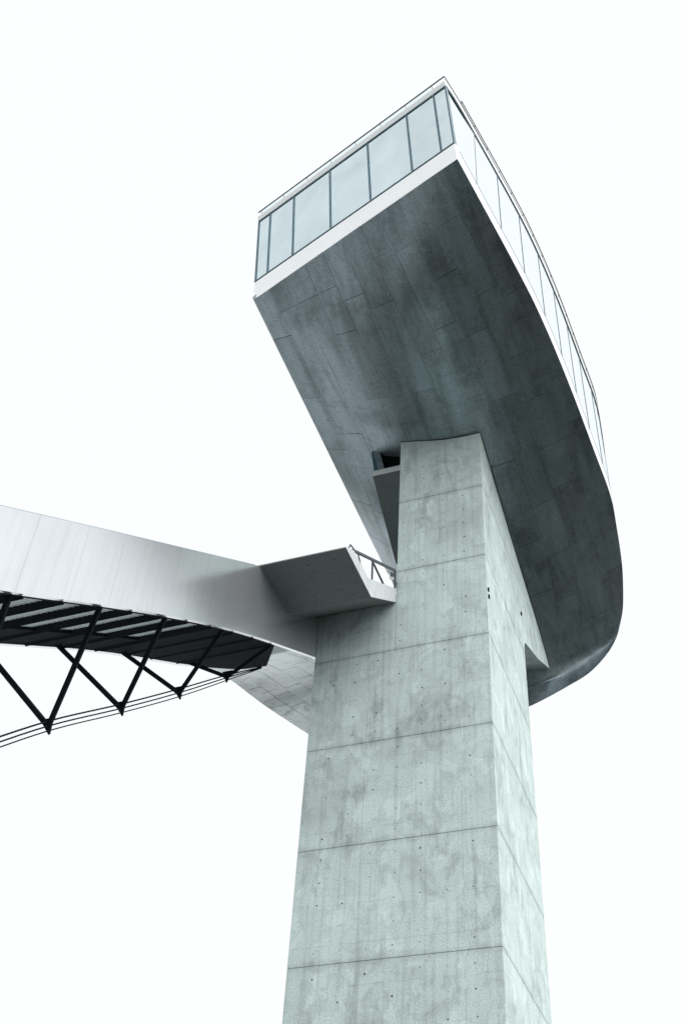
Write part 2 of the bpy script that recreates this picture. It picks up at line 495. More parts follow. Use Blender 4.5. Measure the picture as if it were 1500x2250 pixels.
head = thing('observation_head', 'cantilevered cafe head with dark concrete belly, white fascia and glass band on top of tower', 'building', (-1.5, 0.0, 41.0))
vs, fs = [], []
for i in range(GU + 1):
    for j in range(GV + 1):
        vs.append(GP[i][j] - GN[i][j] * 0.02)
for i in range(GU):
    for j in range(GV):
        a = i * (GV + 1) + j
        fs.append((a, a + 1, a + GV + 2, a + GV + 1))
soffit = sub(link_mesh('soffit', vs, fs, 'soffit_gap', head, smooth=True), head)
soffit['label'] = 'dark curved concrete underside of the head'

def panel(name, parent, mat, PF, NF, u0, u1, v0, v1, nu, nv, thick):
    """one curved panel: face towards the viewer below, four edges"""
    vs, nn, fs = [], [], []
    for i in range(nu + 1):
        for j in range(nv + 1):
            u, v = u0 + (u1 - u0) * i / nu, v0 + (v1 - v0) * j / nv
            n_ = NF(u, v).normalized()
            vs.append(PF(u, v) + n_ * thick); nn.append(n_)
    for i in range(nu):
        for j in range(nv):
            a = i * (nv + 1) + j
            fs.append((a, a + 1, a + nv + 2, a + nv + 1))
    ring = [(i, 0) for i in range(nu)] + [(nu, j) for j in range(nv)] + [(i, nv) for i in range(nu, 0, -1)] + [(0, j) for j in range(nv, 0, -1)]
    k0 = len(vs)
    for (i, j) in ring:
        q = i * (nv + 1) + j
        vs.append(vs[q].copy()); nn.append(None)
    for (i, j) in ring:
        q = i * (nv + 1) + j
        vs.append(vs[q] - nn[q] * (thick + 0.015)); nn.append(None)
    m = len(ring)
    for k in range(m):
        fs.append((k0 + k, k0 + (k + 1) % m, k0 + m + (k + 1) % m, k0 + m + k))
    o = link_mesh(name, vs, fs, mat, parent, smooth=True)
    # make the main face look outwards
    me = o.data
    if me.polygons[0].normal.dot(nn[0]) < 0: me.flip_normals()
    for p in me.polygons[nu * nv:]: p.use_smooth = False
    me.normals_split_custom_set_from_vertices([tuple(x) if x is not None else (0, 0, 0) for x in nn])
    return o

NU = 11
ub = [0.0]
wds = [1.0, 1.05, 0.95, 1.0, 1.0, 1.05, 0.95, 1.0, 1.0, 1.05, 0.95]
for w_ in wds: ub.append(ub[-1] + w_ / sum(wds))
PF = lambda u, v: glook(GP, u, v)
NF = lambda u, v: glook(GN, u, v)
for k in range(NU):
    u0, u1 = ub[k], ub[k + 1]
    v = 0.0; first = True
    brk = [0.0]
    while v < 1:
        um = (u0 + u1) / 2
        L = random.choice((2.0, 2.6, 3.2, 4.2)) if not first else random.uniform(0.9, 3.0)
        first = False
        d = 0.0
        while d < L and v < 1:
            v2 = v + 0.01; d += (PF(um, v2) - PF(um, v)).length; v = v2
        brk.append(min(v, 1.0))
    if len(brk) > 2 and brk[-1] - brk[-2] < 0.02: brk.pop(-2)
    for a, b in zip(brk[:-1], brk[1:]):
        pm = PF((u0 + u1) / 2, (a + b) / 2)
        # joints are wider on some courses, as built
        lu = max((PF(u1, (a + b) / 2) - PF(u0, (a + b) / 2)).length, 0.2); lv = max((PF((u0 + u1) / 2, b) - PF((u0 + u1) / 2, a)).length, 0.2)
        gu = random.choice((0.002, 0.003, 0.006)) / lu * (u1 - u0); gv = random.choice((0.003, 0.006, 0.013)) / lv * (b - a)
        nv = max(4, int((b - a) * 90))
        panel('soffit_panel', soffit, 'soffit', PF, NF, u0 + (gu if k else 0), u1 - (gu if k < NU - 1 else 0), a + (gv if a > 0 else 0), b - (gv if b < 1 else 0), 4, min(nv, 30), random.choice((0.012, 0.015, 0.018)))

# dark tube drawing the shadow gap where the shaft meets the soffit
gap_line = [Vector((XM + (XR - XM) * k / 14, -0.015, zsoff(XM + (XR - XM) * k / 14, 0) - 0.03)) for k in range(15)]
gap_line += [Vector((0.015, 12.3 * k / 20, zsoff(0, 12.3 * k / 20) - 0.03)) for k in range(1, 21)]
mb = MB(); mb.tube(gap_line, 0.022, 6); mb.build('shadow_gap_line', 'gasket', head)

# ------------------------------------------------------------------ cafe head: outline curves
def gb_z(y):                 # height of the lower glass edge on the right side
    t = min(max(y + 12.05, 0), 18)
    return 44.371 - 0.13 * t + 0.0018 * t * t
T = 48.5
NCAFE = 8                    # the glazed right side follows the soffit edge down to this station
RF = [Vector(catmull(R_EDGE, k * NCAFE / 64)) for k in range(65)]
FLB, FRB = Vector((-7.719, -8.275, 43.453)), Vector((2.416, -11.844, 43.422))       # soffit edge
FLG, FRG = Vector((-7.668, -8.551, 44.371)), Vector((2.375, -12.048, 44.371))       # lower glass edge
FLT, FRT = Vector((-7.709, -9.132, T)), Vector((2.202, -12.558, T))                 # upper glass edge
FLR, FRR = Vector((-7.729, -9.254, 49.112)), Vector((2.182, -12.70, 49.112))        # roof rail

# front fascia: one long folded sheet
f_out = (FRB - FLB).cross(Vector((0, 0, 1))).normalized()
if f_out.y > 0: f_out = -f_out
def slab_between(a0, a1, b0, b1, thick, inward):
    mb = MB(); d = inward * thick
    mb.hexa([a0, a1, a1 + d, a0 + d, b0, b1, b1 + d, b0 + d]); return mb
dz = Vector((0, 0, 1))
mb = MB(); q = -f_out * 0.25
mb.hexa([FLB - dz * 0.03, FRB - dz * 0.03, FRB + q + dz * 0.3, FLB + q + dz * 0.3, FLG - dz * 0.07, FRG - dz * 0.07, FRG - dz * 0.07 + q, FLG - dz * 0.07 + q])
mb.build('front_fascia', 'fascia', head)
slab_between(FLG - dz * 0.06 - f_out * 0.03, FRG - dz * 0.06 - f_out * 0.03, FLG - dz * 0.02 - f_out * 0.03, FRG - dz * 0.02 - f_out * 0.03, 0.15, -f_out).build('drip_gap', 'gasket', head)
slab_between(FLG - dz * 0.02 + f_out * 0.02, FRG - dz * 0.02 + f_out * 0.02, FLG + dz * 0.05 + f_out * 0.02, FRG + dz * 0.05 + f_out * 0.02, 0.14, -f_out).build('sill_rail', 'steel', head)
slab_between(FLT - dz * 0.045, FRT - dz * 0.045, FLT + dz * 0.015, FRT + dz * 0.015, 0.14, -f_out).build('head_rail', 'steel', head)
rp0, rp1 = FLT + dz * 0.016 + f_out * 0.03, FRT + dz * 0.016 + f_out * 0.03
slab_between(rp0, rp1, rp0 + dz * 0.30 + f_out * 0.06, rp1 + dz * 0.30 + f_out * 0.06, 0.3, -f_out).build('roof_edge', 'roofm', head)

FR = [0.0, 0.0692, 0.2047, 0.4038, 0.6043, 0.8048, 0.9389, 1.0]
def fb(t): return FLG + (FRG - FLG) * t
def ft(t): return FLT + (FRT - FLT) * t
for i, t in enumerate(FR):
    mb = MB(); w_ = 0.034 if 0 < i < 7 else 0.03
    a, b = fb(t) + dz * 0.052, ft(t) - dz * 0.048
    d = (FRG - FLG).normalized() * w_
    if i == 0: a, b = a + d, b + d
    if i == 7: a, b = a - d, b - d
    mb.hexa([a - d + f_out * 0.012, a + d + f_out * 0.012, a + d - f_out * 0.14, a - d - f_out * 0.14, b - d + f_out * 0.012, b + d + f_out * 0.012, b + d - f_out * 0.14, b - d - f_out * 0.14])
    mb.build('mullion', 'steel', head)
for i in range(7):
    d = (FRG - FLG).normalized() * 0.036
    k0 = 2 if i == 0 else 1; k1 = 2 if i == 6 else 1
    a0, a1 = fb(FR[i]) + d * k0 + dz * 0.054, fb(FR[i + 1]) - d * k1 + dz * 0.054
    b0, b1 = ft(FR[i]) + d * k0 - dz * 0.05, ft(FR[i + 1]) - d * k1 - dz * 0.05
    slab_between(a0 - f_out * 0.03, a1 - f_out * 0.03, b0 - f_out * 0.03, b1 - f_out * 0.03, 0.024, -f_out).build('window_pane', 'glass', head)

# curved and straight side walls as strips along a list of plan points
def strip(path, zlo, zhi, thick, name, mat, out_off=0.0, lift=0.0):
    """wall strip along path (list of Vector); zlo/zhi functions of point index; thickness inwards"""
    n = len(path); vs, fs = [], []
    oo = out_off if callable(out_off) else (lambda i: out_off)
    for i, p in enumerate(path):
        d = path[min(i + 1, n - 1)] - path[max(i - 1, 0)]; d.z = 0; d.normalize()
        o_ = Vector((d.y, -d.x, 0))           # outward to the right of travel
        for off, zz in ((oo(i), zlo(i)), (oo(i), zhi(i)), (oo(i) - thick, zhi(i)), (oo(i) - thick, min(zlo(i) + lift, zhi(i) - 0.02))):
            vs.append(Vector((p.x, p.y, 0)) + o_ * off + Vector((0, 0, zz)))
    for i in range(n - 1):
        for k in range(4):
            fs.append((i * 4 + k, (i + 1) * 4 + k, (i + 1) * 4 + (k + 1) % 4, i * 4 + (k + 1) % 4))
    fs += [(0, 1, 2, 3), ((n - 1) * 4 + 3, (n - 1) * 4 + 2, (n - 1) * 4 + 1, (n - 1) * 4)]
    mb = MB(); mb.add(vs, fs)
    return mb.build(name, mat, head)
# travel front to back along the right side: the building is on the left, outward = right of travel
strip(RF, lambda i: RF[i].z - 0.03, lambda i: gb_z(RF[i].y) - 0.05, 0.25, 'side_fascia', 'fascia', 0.0, 0.5)
strip(RF, lambda i: gb_z(RF[i].y) - 0.05, lambda i: gb_z(RF[i].y) + 0.02, 0.2, 'sill_rail', 'steel', 0.006)
RFT = [Vector((FRT.x, FRT.y + 0.02, T)), Vector((2.36, -12.0, T))] + [p for p in RF if p.y > -11.6]
strip(RFT, lambda i: T - 0.07, lambda i: T - 0.015, 0.2, 'head_rail', 'steel', 0.0)
strip(RFT, lambda i: T + 0.022, lambda i: T + 0.34, 0.3, 'roof_edge', 'roofm', 0.03)
# right side glazing
def arc_table(path):
    s = [0.0]
    for a, b in zip(path[:-1], path[1:]): s.append(s[-1] + math.hypot(b.x - a.x, b.y - a.y))
    return s
RS = arc_table(RF)
def at_y(y):
    for a, b in zip(RF[:-1], RF[1:]):
        if a.y <= y <= b.y:
            t = (y - a.y) / (b.y - a.y); return a + (b - a) * t
    return RF[-1].copy()
my = [-11.85, -10.16, -8.0, -5.81, -3.6, -1.45, 0.65, 2.77, 4.93, 7.07, 9.21, 10.7]
for i, y in enumerate(my):
    if i == 0: continue
    p = at_y(y); q = at_y(y + 0.05) - at_y(y - 0.05); q.z = 0
    d = q.normalized(); o_ = Vector((d.y, -d.x, 0))
    mb = MB(); zl, zh = gb_z(y) + 0.022, T - 0.072
    a = Vector((p.x, p.y, 0)); w_ = d * 0.014
    c = [a - w_ + o_ * 0.004, a + w_ + o_ * 0.004, a + w_ - o_ * 0.12, a - w_ - o_ * 0.12]
    mb.hexa([v + dz * zl for v in c] + [v + dz * zh for v in c]); mb.build('mullion', 'steel', head)
for i in range(len(my) - 1):
    y0, y1 = my[i] + (0.02 if i else 0.0), my[i + 1] - 0.02
    if i == 0:        # first pane reaches forward to the leaning front corner
        e = at_y(y1); q = Vector((-0.024, 0.0, 0))
        a0, b0 = FRG + Vector((-0.005, 0.03, 0.03)), FRT + Vector((-0.005, 0.03, -0.072))
        a1, b1 = Vector((e.x - 0.004, e.y, gb_z(y1) + 0.022)), Vector((e.x - 0.004, e.y, T - 0.072))
        mb = MB(); mb.hexa([a0, a1, a1 + q, a0 + q, b0, b1, b1 + q, b0 + q]); mb.build('window_pane', 'side_glass', head)
        continue
    pts = [at_y(y0 + (y1 - y0) * k / 4) for k in range(5)]
    strip(pts, lambda k: gb_z(pts[k].y) + 0.022, lambda k: T - 0.072, 0.024, 'window_pane', 'side_glass', -0.012)
# left side and back glazing (out of the photograph, closing the cafe)
LB = [Vector((-7.6, 9.6, 0)), Vector((-7.71, 9.0, 0)), Vector((-7.72, 6, 0)), Vector((-7.72, 0, 0)), Vector((-7.72, -4, 0)), Vector((-7.72, -8.4, 0))]
strip(LB, lambda i: 43.43, lambda i: 44.33, 0.25, 'side_fascia', 'fascia', 0.0, 0.3)
strip(LB, lambda i: 44.33, lambda i: 44.39, 0.2, 'sill_rail', 'steel', -0.004)
strip(LB, lambda i: T - 0.07, lambda i: T + 0.02, 0.2, 'head_rail', 'steel', 0.02)
strip(LB, lambda i: T + 0.022, lambda i: T + 0.34, 0.3, 'roof_edge', 'roofm', 0.03)
ys = [9.0, 7.0, 5.0, 3.0, 1.0, -1.0, -3.0, -5.0, -7.0, -8.5]
for a, b in zip(ys[:-1], ys[1:]):
    pts = [Vector((-7.72 if a < 9 else -7.5, a - 0.03, 0)), Vector((-7.72, b + 0.03, 0))]
    strip(pts, lambda k: 44.395, lambda k: T - 0.072, 0.024, 'window_pane', 'glass', -0.03)
    if b > -8: mb = MB(); mb.box((-7.72, b - 0.026, 44.395), (-7.6, b + 0.026, T - 0.072)); mb.build('mullion', 'steel', head)
# outer back wall of the ribbon behind the shaft
BK = [Vector(catmull(R_EDGE, NCAFE + k * (NR - NCAFE) / 40)) for k in range(41)]
strip(BK, lambda i: BK[i].z + 0.03 + 0.75 * min(1, i / 14), lambda i: gb_z(20) - 0.02, 0.2, 'back_wall', 'clad', lambda i: -0.02 + 0.95 * min(1, max(0, i - 12) / 14))
strip([BK[0], Vector((-1.0, 11.8, 0)), Vector((-5.2, 10.9, 0)), Vector((-7.5, 9.6, 0))], lambda i: gb_z(20) - 0.02, lambda i: T, 0.22, 'back_glass_wall', 'clad', -0.05)
strip([BK[-1], Vector((-5.85, 11.4, 0)), Vector((-7.0, 10.55, 0)), Vector((-7.65, 9.4, 0))], lambda i: (35.3, 36.4, 41.4, 43.4)[i], lambda i: gb_z(20) - 0.03 if i < 3 else 44.2, 0.2, 'inner_wall', 'clad')
# floor, ceiling and roof plates
plan = [Vector((p.x, p.y, 0)) for p in RF[::4]] + [Vector((-1.0, 11.6, 0)), Vector((-5.2, 10.4, 0)), Vector((-7.3, 9.0, 0)), Vector((-7.65, 7.6, 0)), Vector((-7.66, -8.5, 0))]
def plate(zlo, zhi, name, mat, shrink):
    c = Vector((-1.5, -1.0, 0)); P = []
    for p in plan:
        d = p - c; P.append(p - d.normalized() * shrink)
    n = len(P); mb = MB()
    mb.add([p + dz * zlo for p in P] + [p + dz * zhi for p in P], [tuple(range(n)), tuple(reversed(range(n, 2 * n)))] + [(i, (i + 1) % n, n + (i + 1) % n, n + i) for i in range(n)])
    return mb.build(name, mat, head)
plate(T - 0.35, T - 0.05, 'ceiling', 'interior', 0.32)
plate(44.0, 44.25, 'floor_plate', 'interior', 0.9)
plate(T + 0.05, T + 0.25, 'roof', 'roofm', 0.34)
mb = MB(); mb.box((XM, 0.4, 44.26), (XR, 6.2, T - 0.36)); mb.build('lift_core', 'interior', head)

# balustrade on the roof
rail_u = (FRR - FLR)
mb = MB(); mb.bar(FLR, FRR, 0.045, 0.045); mb.build('roof_rail', 'gasket', head)
PT = [0.018, 0.147, 0.281, 0.412, 0.545, 0.677, 0.806, 0.938]
for t in PT:
    p = FLR + rail_u * t
    mb = MB(); mb.bar(p - dz * 0.02, p - dz * 0.30 - f_out * 0.10, 0.022, 0.022, upv=(0, 1, 0)); mb.build('rail_post', 'gasket', head)
for a, b in zip(PT[:-1], PT[1:]):
    p, q = FLR + rail_u * (a + 0.003), FLR + rail_u * (b - 0.003)
    mb = MB(); d = -f_out * 0.012
    p0, q0 = p - dz * 0.26 - f_out * 0.08, q - dz * 0.26 - f_out * 0.08
    p1, q1 = p - dz * 0.03, q - dz * 0.03
    mb.hexa([p0, q0, q0 + d, p0 + d, p1, q1, q1 + d, p1 + d]); mb.build('rail_glass', 'rail_glass', head)
tk = [-12.5, -11.33, -10.12, -8.94, -7.73, -6.54, -5.32, -4.14, -2.94, -1.74, -0.54, 0.68, 1.86, 3.05, 4.23, 5.41, 6.7, 8.06, 9.3]
def rail_pt(y, z, off=0.0):
    if y < -11.8: p = Vector((2.20, y, 0)) 
    else: p = at_y(y)
    return Vector((p.x + off, p.y, z))
mb = MB(); mb.tube([FRR] + [rail_pt(y, 49.112) for y in tk[1:4]], 0.02, 6); mb.build('roof_rail', 'gasket', head)
mb = MB(); mb.tube([rail_pt(-11.33 + 20.6 * k / 50, 49.36, 0.02) for k in range(51)], 0.022, 6); mb.build('roof_rail', 'gasket', head)
mb = MB(); mb.tube([rail_pt(-11.33 + 20.6 * k / 50, 49.06, 0.0) for k in range(51)], 0.016, 6); mb.build('roof_rail', 'gasket', head)
for y in tk[1:]:
    mb = MB(); mb.bar(rail_pt(y, 48.82), rail_pt(y, 49.37, 0.02), 0.022, 0.022); mb.build('rail_post', 'gasket', head)

# lobby box beside the shaft, below the soffit, with a black panel for the shade in its window
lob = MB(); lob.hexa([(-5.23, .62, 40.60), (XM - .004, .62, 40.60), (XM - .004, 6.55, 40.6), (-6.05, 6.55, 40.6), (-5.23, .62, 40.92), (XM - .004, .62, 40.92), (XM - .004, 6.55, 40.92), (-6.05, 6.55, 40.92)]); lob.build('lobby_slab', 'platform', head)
mb = MB(); mb.box((-5.235, 0.60, 40.595), (XM - 0.003, 0.618, 40.925)); mb.build('slab_edge', 'edge', head)
mb = MB(); mb.hexa([(-5.22, .9, 40.93), (-5.10, .9, 40.93), (-5.93, 6.5, 40.93), (-6.05, 6.5, 40.93), (-5.22, .9, 43.6), (-5.10, .9, 43.6), (-5.93, 6.5, 43.6), (-6.05, 6.5, 43.6)]); mb.build('lobby_wall', 'platform', head)
mb = MB(); mb.box((-5.09, 0.84, 40.93), (XM - 0.01, 0.94, 43.4)); mb.build('opening_shade_panel', 'dark', head)
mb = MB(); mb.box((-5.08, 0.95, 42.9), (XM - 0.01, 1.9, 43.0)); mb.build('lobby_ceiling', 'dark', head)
mb = MB(); mb.hexa([(-4.95, .66, 40.93), (-4.68, .66, 40.93), (-4.68, .82, 40.93), (-4.95, .82, 40.93), (-5.45, .66, 42.9), (-5.10, .66, 42.9), (-5.10, .82, 42.9), (-5.45, .82, 42.9)])
mb.build('slanted_post', 'soffit', head)
mb = MB(); mb.hexa([(-5.20, .70, 40.93), (-4.96, .70, 40.93), (-4.96, .73, 40.93), (-5.20, .73, 40.93), (-5.45, .70, 42.9), (-5.40, .70, 42.9), (-5.40, .73, 42.9), (-5.45, .73, 42.9)])
mb.build('lobby_pane', 'steel', head)

# ------------------------------------------------------------------ curved ramp behind the shaft
ramp = thing('curved_ramp', 'pale panelled underside of the curved ramp behind the left side of the tower', 'ramp', (-9.5, 5.0, 33.0))
E_OUT = [(-1.09, 12.14, 35.0), (-4.66, 12.4, 34.5), (-8.6, 13.1, 34.6), (-11.0, 12.4, 34.6), (-11.84, 10.76, 34.5), (-12.66, 7.72, 34.1), (-12.68, 5.51, 33.4), (-12.62, 3.3, 32.6), (-12.66, 0.94, 31.4), (-12.85, -1.3, 30.2), (-13.0, -2.8, 29.3)]
E_IN = [(-1.6, 9.4, 36.4), (-3.6, 9.3, 36.0), (-5.0, 9.0, 35.7), (-5.9, 8.5, 35.3), (-6.6, 7.8, 34.95), (-7.1, 6.6, 34.5), (-7.2, 4.9, 33.7), (-7.25, 3.1, 32.7), (-7.3, 1.2, 31.6), (-7.35, -0.8, 30.4), (-7.4, -2.2, 29.6)]
NE = len(E_OUT) - 1
def RPt(u, v):
    a = Vector(catmull(E_IN, v * NE)); b = Vector(catmull(E_OUT, v * NE))
    return a + (b - a) * u
def RN(u, v):
    e = 0.01
    n_ = (RPt(min(u + e, 1), v) - RPt(max(u - e, 0), v)).cross(RPt(u, min(v + e, 1)) - RPt(u, max(v - e, 0))).normalized()
    return -n_ if n_.z > 0 else n_
vs, fs = [], []
for i in range(13):
    for j in range(49): vs.append(RPt(i / 12, j / 48) - RN(i / 12, j / 48) * 0.03)
off = len(vs)
for i in range(13):
    for j in range(49): vs.append(RPt(i / 12, j / 48) + Vector((0, 0, 0.7)))
for k in (0, off):
    for i in range(12):
        for j in range(48):
            a = k + i * 49 + j; fs.append((a, a + 1, a + 50, a + 49))
for j in range(48):
    fs.append((j, j + 1, off + j + 1, off + j)); a = 12 * 49 + j; fs.append((a, a + 1, off + a + 1, off + a))
ramp_body = sub(link_mesh('ramp_body', vs, fs, 'soffit_gap', ramp), ramp)
mb = MB()
for i in range(40):
    a, b = Vector(catmull(E_OUT, NE * i / 40)), Vector(catmull(E_OUT, NE * (i + 1) / 40))
    d = Vector((b.y - a.y, a.x - b.x, 0)).normalized() * 0.16
    mb.hexa([a, b, b - d, a - d, a + dz * 1.6, b + dz * 1.6, b - d + dz * 1.6, a - d + dz * 1.6])
mb.build('outer_parapet', 'clad', ramp)
nub = 7
for k in range(nub):
    v = random.uniform(0, 0.03); brk = [0.0]
    while v < 1:
        v += random.choice((0.06, 0.085, 0.11)); brk.append(min(v, 1))
    for a, b in zip(brk[:-1], brk[1:]):
        if b - a < 0.012: continue
        panel('ramp_panel', ramp_body, 'ramp', RPt, RN, k / nub + (0.0015 if k else 0), (k + 1) / nub - (0.0015 if k < nub - 1 else 0), a + 0.0006, b - 0.0006, 3, 5, random.choice((0.010, 0.016, 0.022)))

# ------------------------------------------------------------------ inrun bridge
bridge = thing('inrun_bridge', 'sloping ski jump bridge with pale side cladding and black underslung truss', 'bridge', (-9.5, -38, 0.06))
BOT = [(-38.0, 4.2), (-30.0, 9.8), (-24.0, 14.05), (-20.0, 16.87), (-17.58, 18.56), (-16.06, 19.63), (-14.34, 20.88), (-11.67, 22.77), (-8.08, 25.20), (-5.23, 26.98), (-3.41, 28.04), (-0.11, 29.96), (0.6, 30.35)]
TOP = [(-38.0, 6.1), (-30.0, 11.9), (-24.0, 16.3), (-20.0, 19.29), (-18.5, 20.4), (-16.96, 21.55), (-15.2, 22.86), (-13.16, 24.37), (-10.77, 26.13), (-7.94, 28.22), (-5.8, 29.80), (-5.4, 30.05), (-3.0, 30.1), (0.0, 32.2), (0.6, 32.3)]
def interp(P, y): return float(np.interp(y, [p[0] for p in P], [p[1] for p in P]))
def smooth_interp(P, y):
    return sum(interp(P, y + d) for d in (-1.2, -0.6, 0, 0.6, 1.2)) / 5
def zb(y): return smooth_interp(BOT, y) if y < -1.3 else interp(BOT, y)
def zt(y): return smooth_interp(TOP, y) if y < -7.2 else interp(TOP, y)
FARX = [(-38, -12.3), (-15, -12.1), (-11.7, -11.95), (-9.7, -11.65), (-7.43, -11.40), (-4.71, -11.2), (-2.67, -10.9), (-0.37, -10.0), (1, -9.6)]
def xf(y): return smooth_interp(FARX, y)
seams = [-38, -35, -32, -29.5, -27, -24.5, -22, -20.2, -18.6, -17.1, -15.2, -13.6, -12.1, -9.8, -8.4, -7.2, -5.82, -3.0, 0.55]
for a, b in zip(seams[:-1], seams[1:]):
    n = 6; vs = []; fs = []
    for k in range(n + 1):
        y = a + 0.003 + (b - a - 0.006) * k / n
        for x in (-7.006, -7.166):
            vs.append((x, y, zb(y))); vs.append((x, y, zt(y)))
    for k in range(n):
        q = k * 4
        fs += [(q, q + 4, q + 5, q + 1), (q + 2, q + 3, q + 7, q + 6), (q + 1, q + 5, q + 7, q + 3), (q, q + 2, q + 6, q + 4)]
    fs += [(0, 1, 3, 2), (n * 4, n * 4 + 2, n * 4 + 3, n * 4 + 1)]
    mb = MB(); mb.add(vs, fs); mb.build('cladding_panel', 'clad', bridge)
# thin edge capping along the cladding top
mb = MB(); mb.tube([(-7.06, -38 + 32.1 * k / 60, zt(-38 + 32.1 * k / 60) + 0.015) for k in range(61)], 0.02, 6); mb.build('edge_capping', 'steel', bridge)
# far side cladding
far = [-38, -33, -28, -24, -20.5, -17.5, -14.5, -11.5, -8.5, -5.5, -2.5]
for a, b in zip(far[:-1], far[1:]):
    n = 4; vs = []; fs = []
    for k in range(n + 1):
        y = a + 0.004 + (b - a - 0.008) * k / n
        for dx in (0.0, -0.2):
            vs.append((xf(y) + dx, y, zb(y) + 0.06)); vs.append((xf(y) + dx, y, zb(y) + 2.2))
    for k in range(n):
        q = k * 4
        fs += [(q, q + 4, q + 5, q + 1), (q + 2, q + 3, q + 7, q + 6), (q + 1, q + 5, q + 7, q + 3), (q, q + 2, q + 6, q + 4)]
    fs += [(0, 1, 3, 2), (n * 4, n * 4 + 2, n * 4 + 3, n * 4 + 1)]
    mb = MB(); mb.add(vs, fs); mb.build('cladding_panel', 'clad', bridge)
    mb = MB(); ya, yb = a + 0.02, b - 0.02
    mb.hexa([(xf(ya) + 0.002, ya, zb(ya) + 0.07), (xf(yb) + 0.002, yb, zb(yb) + 0.07), (xf(yb) + 0.01, yb, zb(yb) + 0.07), (xf(ya) + 0.01, ya, zb(ya) + 0.07), (xf(ya) + 0.002, ya, zb(ya) + 2.1), (xf(yb) + 0.002, yb, zb(yb) + 2.1), (xf(yb) + 0.01, yb, zb(yb) + 2.1), (xf(ya) + 0.01, ya, zb(ya) + 2.1)])
    mb.build('liner_board', 'liner', bridge)
# corrugated deck sheet, ridges running down the slope
st = [-38 + 36.5 * k / 40 for k in range(41)]
nr = 30
vs, fs = [], []
for y in st:
    x0, x1 = -7.17, xf(y) + 0.02
    for k in range(nr * 4 + 1):
        t = k / (nr * 4); ph = k % 4
        h = 0.0 if ph in (0, 1) else 0.07
        vs.append((x0 + (x1 - x0) * t, y, zb(y) + 0.12 + h * 0.6))
w4 = nr * 4 + 1
for j in range(len(st) - 1):
    for k in range(nr * 4): fs.append((j * w4 + k, j * w4 + k + 1, (j + 1) * w4 + k + 1, (j + 1) * w4 + k))
mb = MB(); mb.add(vs, fs); mb.build('deck_sheet', 'deck', bridge)
# cross beams
y = -37.0
while y < -3:
    mb = MB(); dy = 0.07
    for (h0, h1, hw) in ((0.0, 0.03, 0.13), (0.03, 0.09, 0.05), (0.09, 0.115, 0.13)):
        a0, a1 = zb(y) + h0, zb(y) + h1
        mb.box((xf(y) + 0.03, y - hw, a0), (-7.17, y + hw, a1))
    mb.build('cross_beam', 'black', bridge)
    y += 1.45
# far edge girder (deep black box) and near bottom chord
def long_box(x_of, x1_of, lo, hi, y0, y1, n, name, mat):
    mb = MB(); vs, fs = [], []
    for k in range(n + 1):
        y = y0 + (y1 - y0) * k / n
        a, b = x_of(y), x1_of(y)
        vs += [(a, y, zb(y) + lo), (b, y, zb(y) + lo), (b, y, zb(y) + hi), (a, y, zb(y) + hi)]
    for k in range(n):
        q = k * 4
        for e in range(4): fs.append((q + e, q + 4 + e, q + 4 + (e + 1) % 4, q + (e + 1) % 4))
    fs += [(0, 1, 2, 3), (n * 4 + 3, n * 4 + 2, n * 4 + 1, n * 4)]
    mb.add(vs, fs); return mb.build(name, mat, bridge)
long_box(lambda y: xf(y) + 0.012, lambda y: min(xf(y) + 1.75, -7.18 - (y + 3.3) / 2.95 * 2.8) if y > -3.3 else xf(y) + 1.75, 0.0, 0.50, -38, -0.6, 60, 'edge_girder', 'black')
long_box(lambda y: -7.17, lambda y: -7.30, 0.0, 0.11, -38, -3.3, 40, 'edge_girder', 'black')
long_box(lambda y: xf(y) - 0.21, lambda y: xf(y) + 0.06, -0.05, -0.003, -38, -2.6, 40, 'edge_flange', 'clad')
# closed black underside close to the tower
vs, fs = [], []
nn_ = 16
for k in range(nn_ + 1):
    t = k / nn_
    yn = -7.6 + (-3.30 + 7.6) * t
    FP = [(-11.42, -7.6), (-11.2, -4.9), (-10.9, -2.75), (-10.5, -1.45), (-10.0, -0.45), (-9.5, -0.27), (-9.0, -0.16)]
    xb, yf = catmull(FP, t * 6)
    xa = -7.18; d = -0.012
    vs += [(xa, yn, zb(yn) + d + 0.02), (xb, yf, zb(yf) + d - 0.02), (xb, yf, zb(yf) + 0.53), (xa, yn, zb(yn) + 0.53)]
for k in range(nn_):
    q = k * 4
    for e in range(4): fs.append((q + e, q + 4 + e, q + 4 + (e + 1) % 4, q + (e + 1) % 4))
fs += [(0, 1, 2, 3), (nn_ * 4 + 3, nn_ * 4 + 2, nn_ * 4 + 1, nn_ * 4)]
mb = MB(); mb.add(vs, fs); mb.build('closed_underside', 'black', bridge)
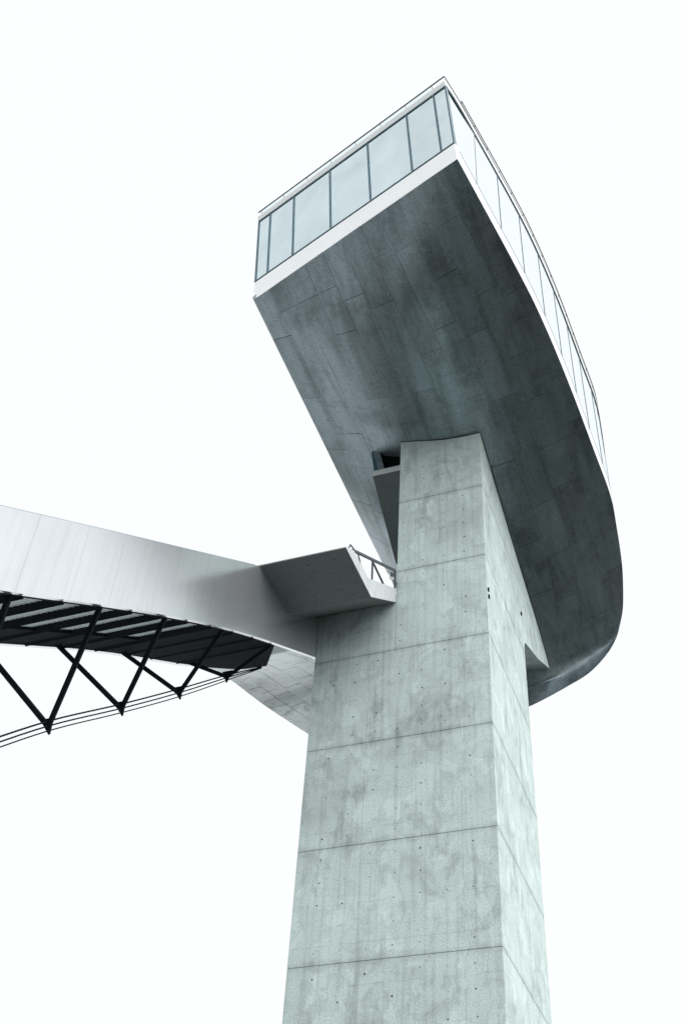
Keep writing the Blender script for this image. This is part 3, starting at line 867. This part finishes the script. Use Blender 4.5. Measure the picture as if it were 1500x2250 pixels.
# cable truss: V frames, node plates and three cables
XN = -9.35
NODES = [(-26.5, 5.4), (-23.6, 8.1), (-20.6, 10.75), (-17.6, 13.4), (-14.65, 16.15), (-11.6, 19.11), (-8.51, 21.84), (-5.47, 24.60), (-2.52, 27.45)]
NEAR = [(-29.5, 0), (-26.2, 0), (-23.0, 0), (-19.9, 0), (-16.93, 0), (-13.56, 0), (-10.44, 0), (-6.99, 0), (-3.32, 0)]
FARY = [-28.5, -25.3, -22.2, -19.1, -15.9, -12.75, -9.70, -6.76, -3.13]
sl = Vector((0, math.cos(math.radians(42)), math.sin(math.radians(42))))
for (ny, nz), (ay, _), fy in zip(NODES, NEAR, FARY):
    n_ = Vector((XN, ny, nz)); a = Vector((-7.28, ay, zb(ay) + 0.05)); b = Vector((xf(fy) + 0.12, fy, zb(fy) + 0.05))
    n_ = n_ + ((a + b) / 2 - n_).normalized() * 0.2
    for q in (a, b):
        mb = MB(); mb.bar(n_, q, 0.125, 0.11, upv=sl); mb.build('strut', 'black', bridge)
    upn = ((a + b) / 2 - n_).normalized()
    side = Vector((1, 0, 0))
    lw = 0.42
    p0 = n_ - upn * 0.22; p1 = n_ + upn * 0.22 + side * 0.19; p2 = n_ + upn * 0.22 - side * 0.19
    th = sl * 0.05
    mb = MB(); mb.add([p0 - th, p1 - th, p2 - th, p0 + th, p1 + th, p2 + th], [(0, 1, 2), (5, 4, 3), (0, 3, 4, 1), (1, 4, 5, 2), (2, 5, 3, 0)])
    mb.build('node_plate', 'black', bridge)
for k, (dx, dn, r) in enumerate(((0.0, 0.35, 0.027), (0.0, 0.22, 0.024), (0.0, 0.09, 0.020))):
    pts = []
    ctrl = [(-29.3, 2.6)] + NODES + [(0.1, 30.05)]
    for i, (ny, nz) in enumerate(ctrl):
        w_ = 0.15 if i == len(ctrl) - 1 else (1.0 if i < len(ctrl) - 2 else 0.75)
        pts.append((XN + dx, ny - 0.55 * dn * w_, nz + 0.8 * dn * w_))
    C_ = [tuple(catmull(pts, (len(pts) - 1) * j / 60)) for j in range(61)]
    mb = MB(); mb.tube(C_, r, 6); mb.build('cable', 'black', bridge)
# abutment at the foot (outside the picture)
mb = MB(); mb.box((-12.8, -41, 0.07), (-6.6, -37.9, 6.4)); mb.build('abutment', 'shaft', bridge)

# ------------------------------------------------------------------ start platform in front of the shaft
plat = thing('viewing_platform', 'grey folded concrete platform with slanted steel railing between bridge and tower', 'platform', (-5.3, -2.0, 30.0))
prof = [(-5.55, 30.0), (-2.82, 29.97), (-0.02, 32.05), (-0.02, 32.78), (-3.195, 30.60), (-4.80, 30.56), (-5.5, 30.10)]
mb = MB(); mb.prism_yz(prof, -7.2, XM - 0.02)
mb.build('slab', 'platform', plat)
mb = MB(); mb.prism_yz([(-5.54, 30.01), (-2.82, 29.985), (-0.025, 32.06), (-0.025, 32.77), (-3.195, 30.59), (-4.80, 30.55), (-5.49, 30.10)], XM - 0.019, XM)
mb.build('end_face', 'edge', plat)
def xr_(y, z, dx=-0.06): return (XM + dx, y, z)
mb = MB(); mb.bar(xr_(-4.75, 30.62), xr_(-0.1, 33.72), 0.07, 0.10); mb.build('handrail', 'dark_rail', plat)
mb = MB(); mb.bar(xr_(-2.70, 31.9), xr_(-2.66, 30.85), 0.06, 0.06); mb.build('rail_post', 'dark_rail', plat)
mb = MB(); mb.bar(xr_(-2.62, 31.9), xr_(-1.25, 31.85), 0.06, 0.07); mb.build('rail_brace', 'dark_rail', plat)
mb = MB(); mb.bar(xr_(-0.07, 33.7), xr_(-0.07, 32.75), 0.06, 0.06); mb.build('rail_post', 'dark_rail', plat)
mb = MB(); mb.tube([(-4.1, -4.6, 30.6), (-4.1, -4.2, 31.5), (-4.0, -3.6, 31.5), (-3.95, -3.4, 31.1)], 0.03, 6); mb.build('rail_loop', 'dark_rail', plat)
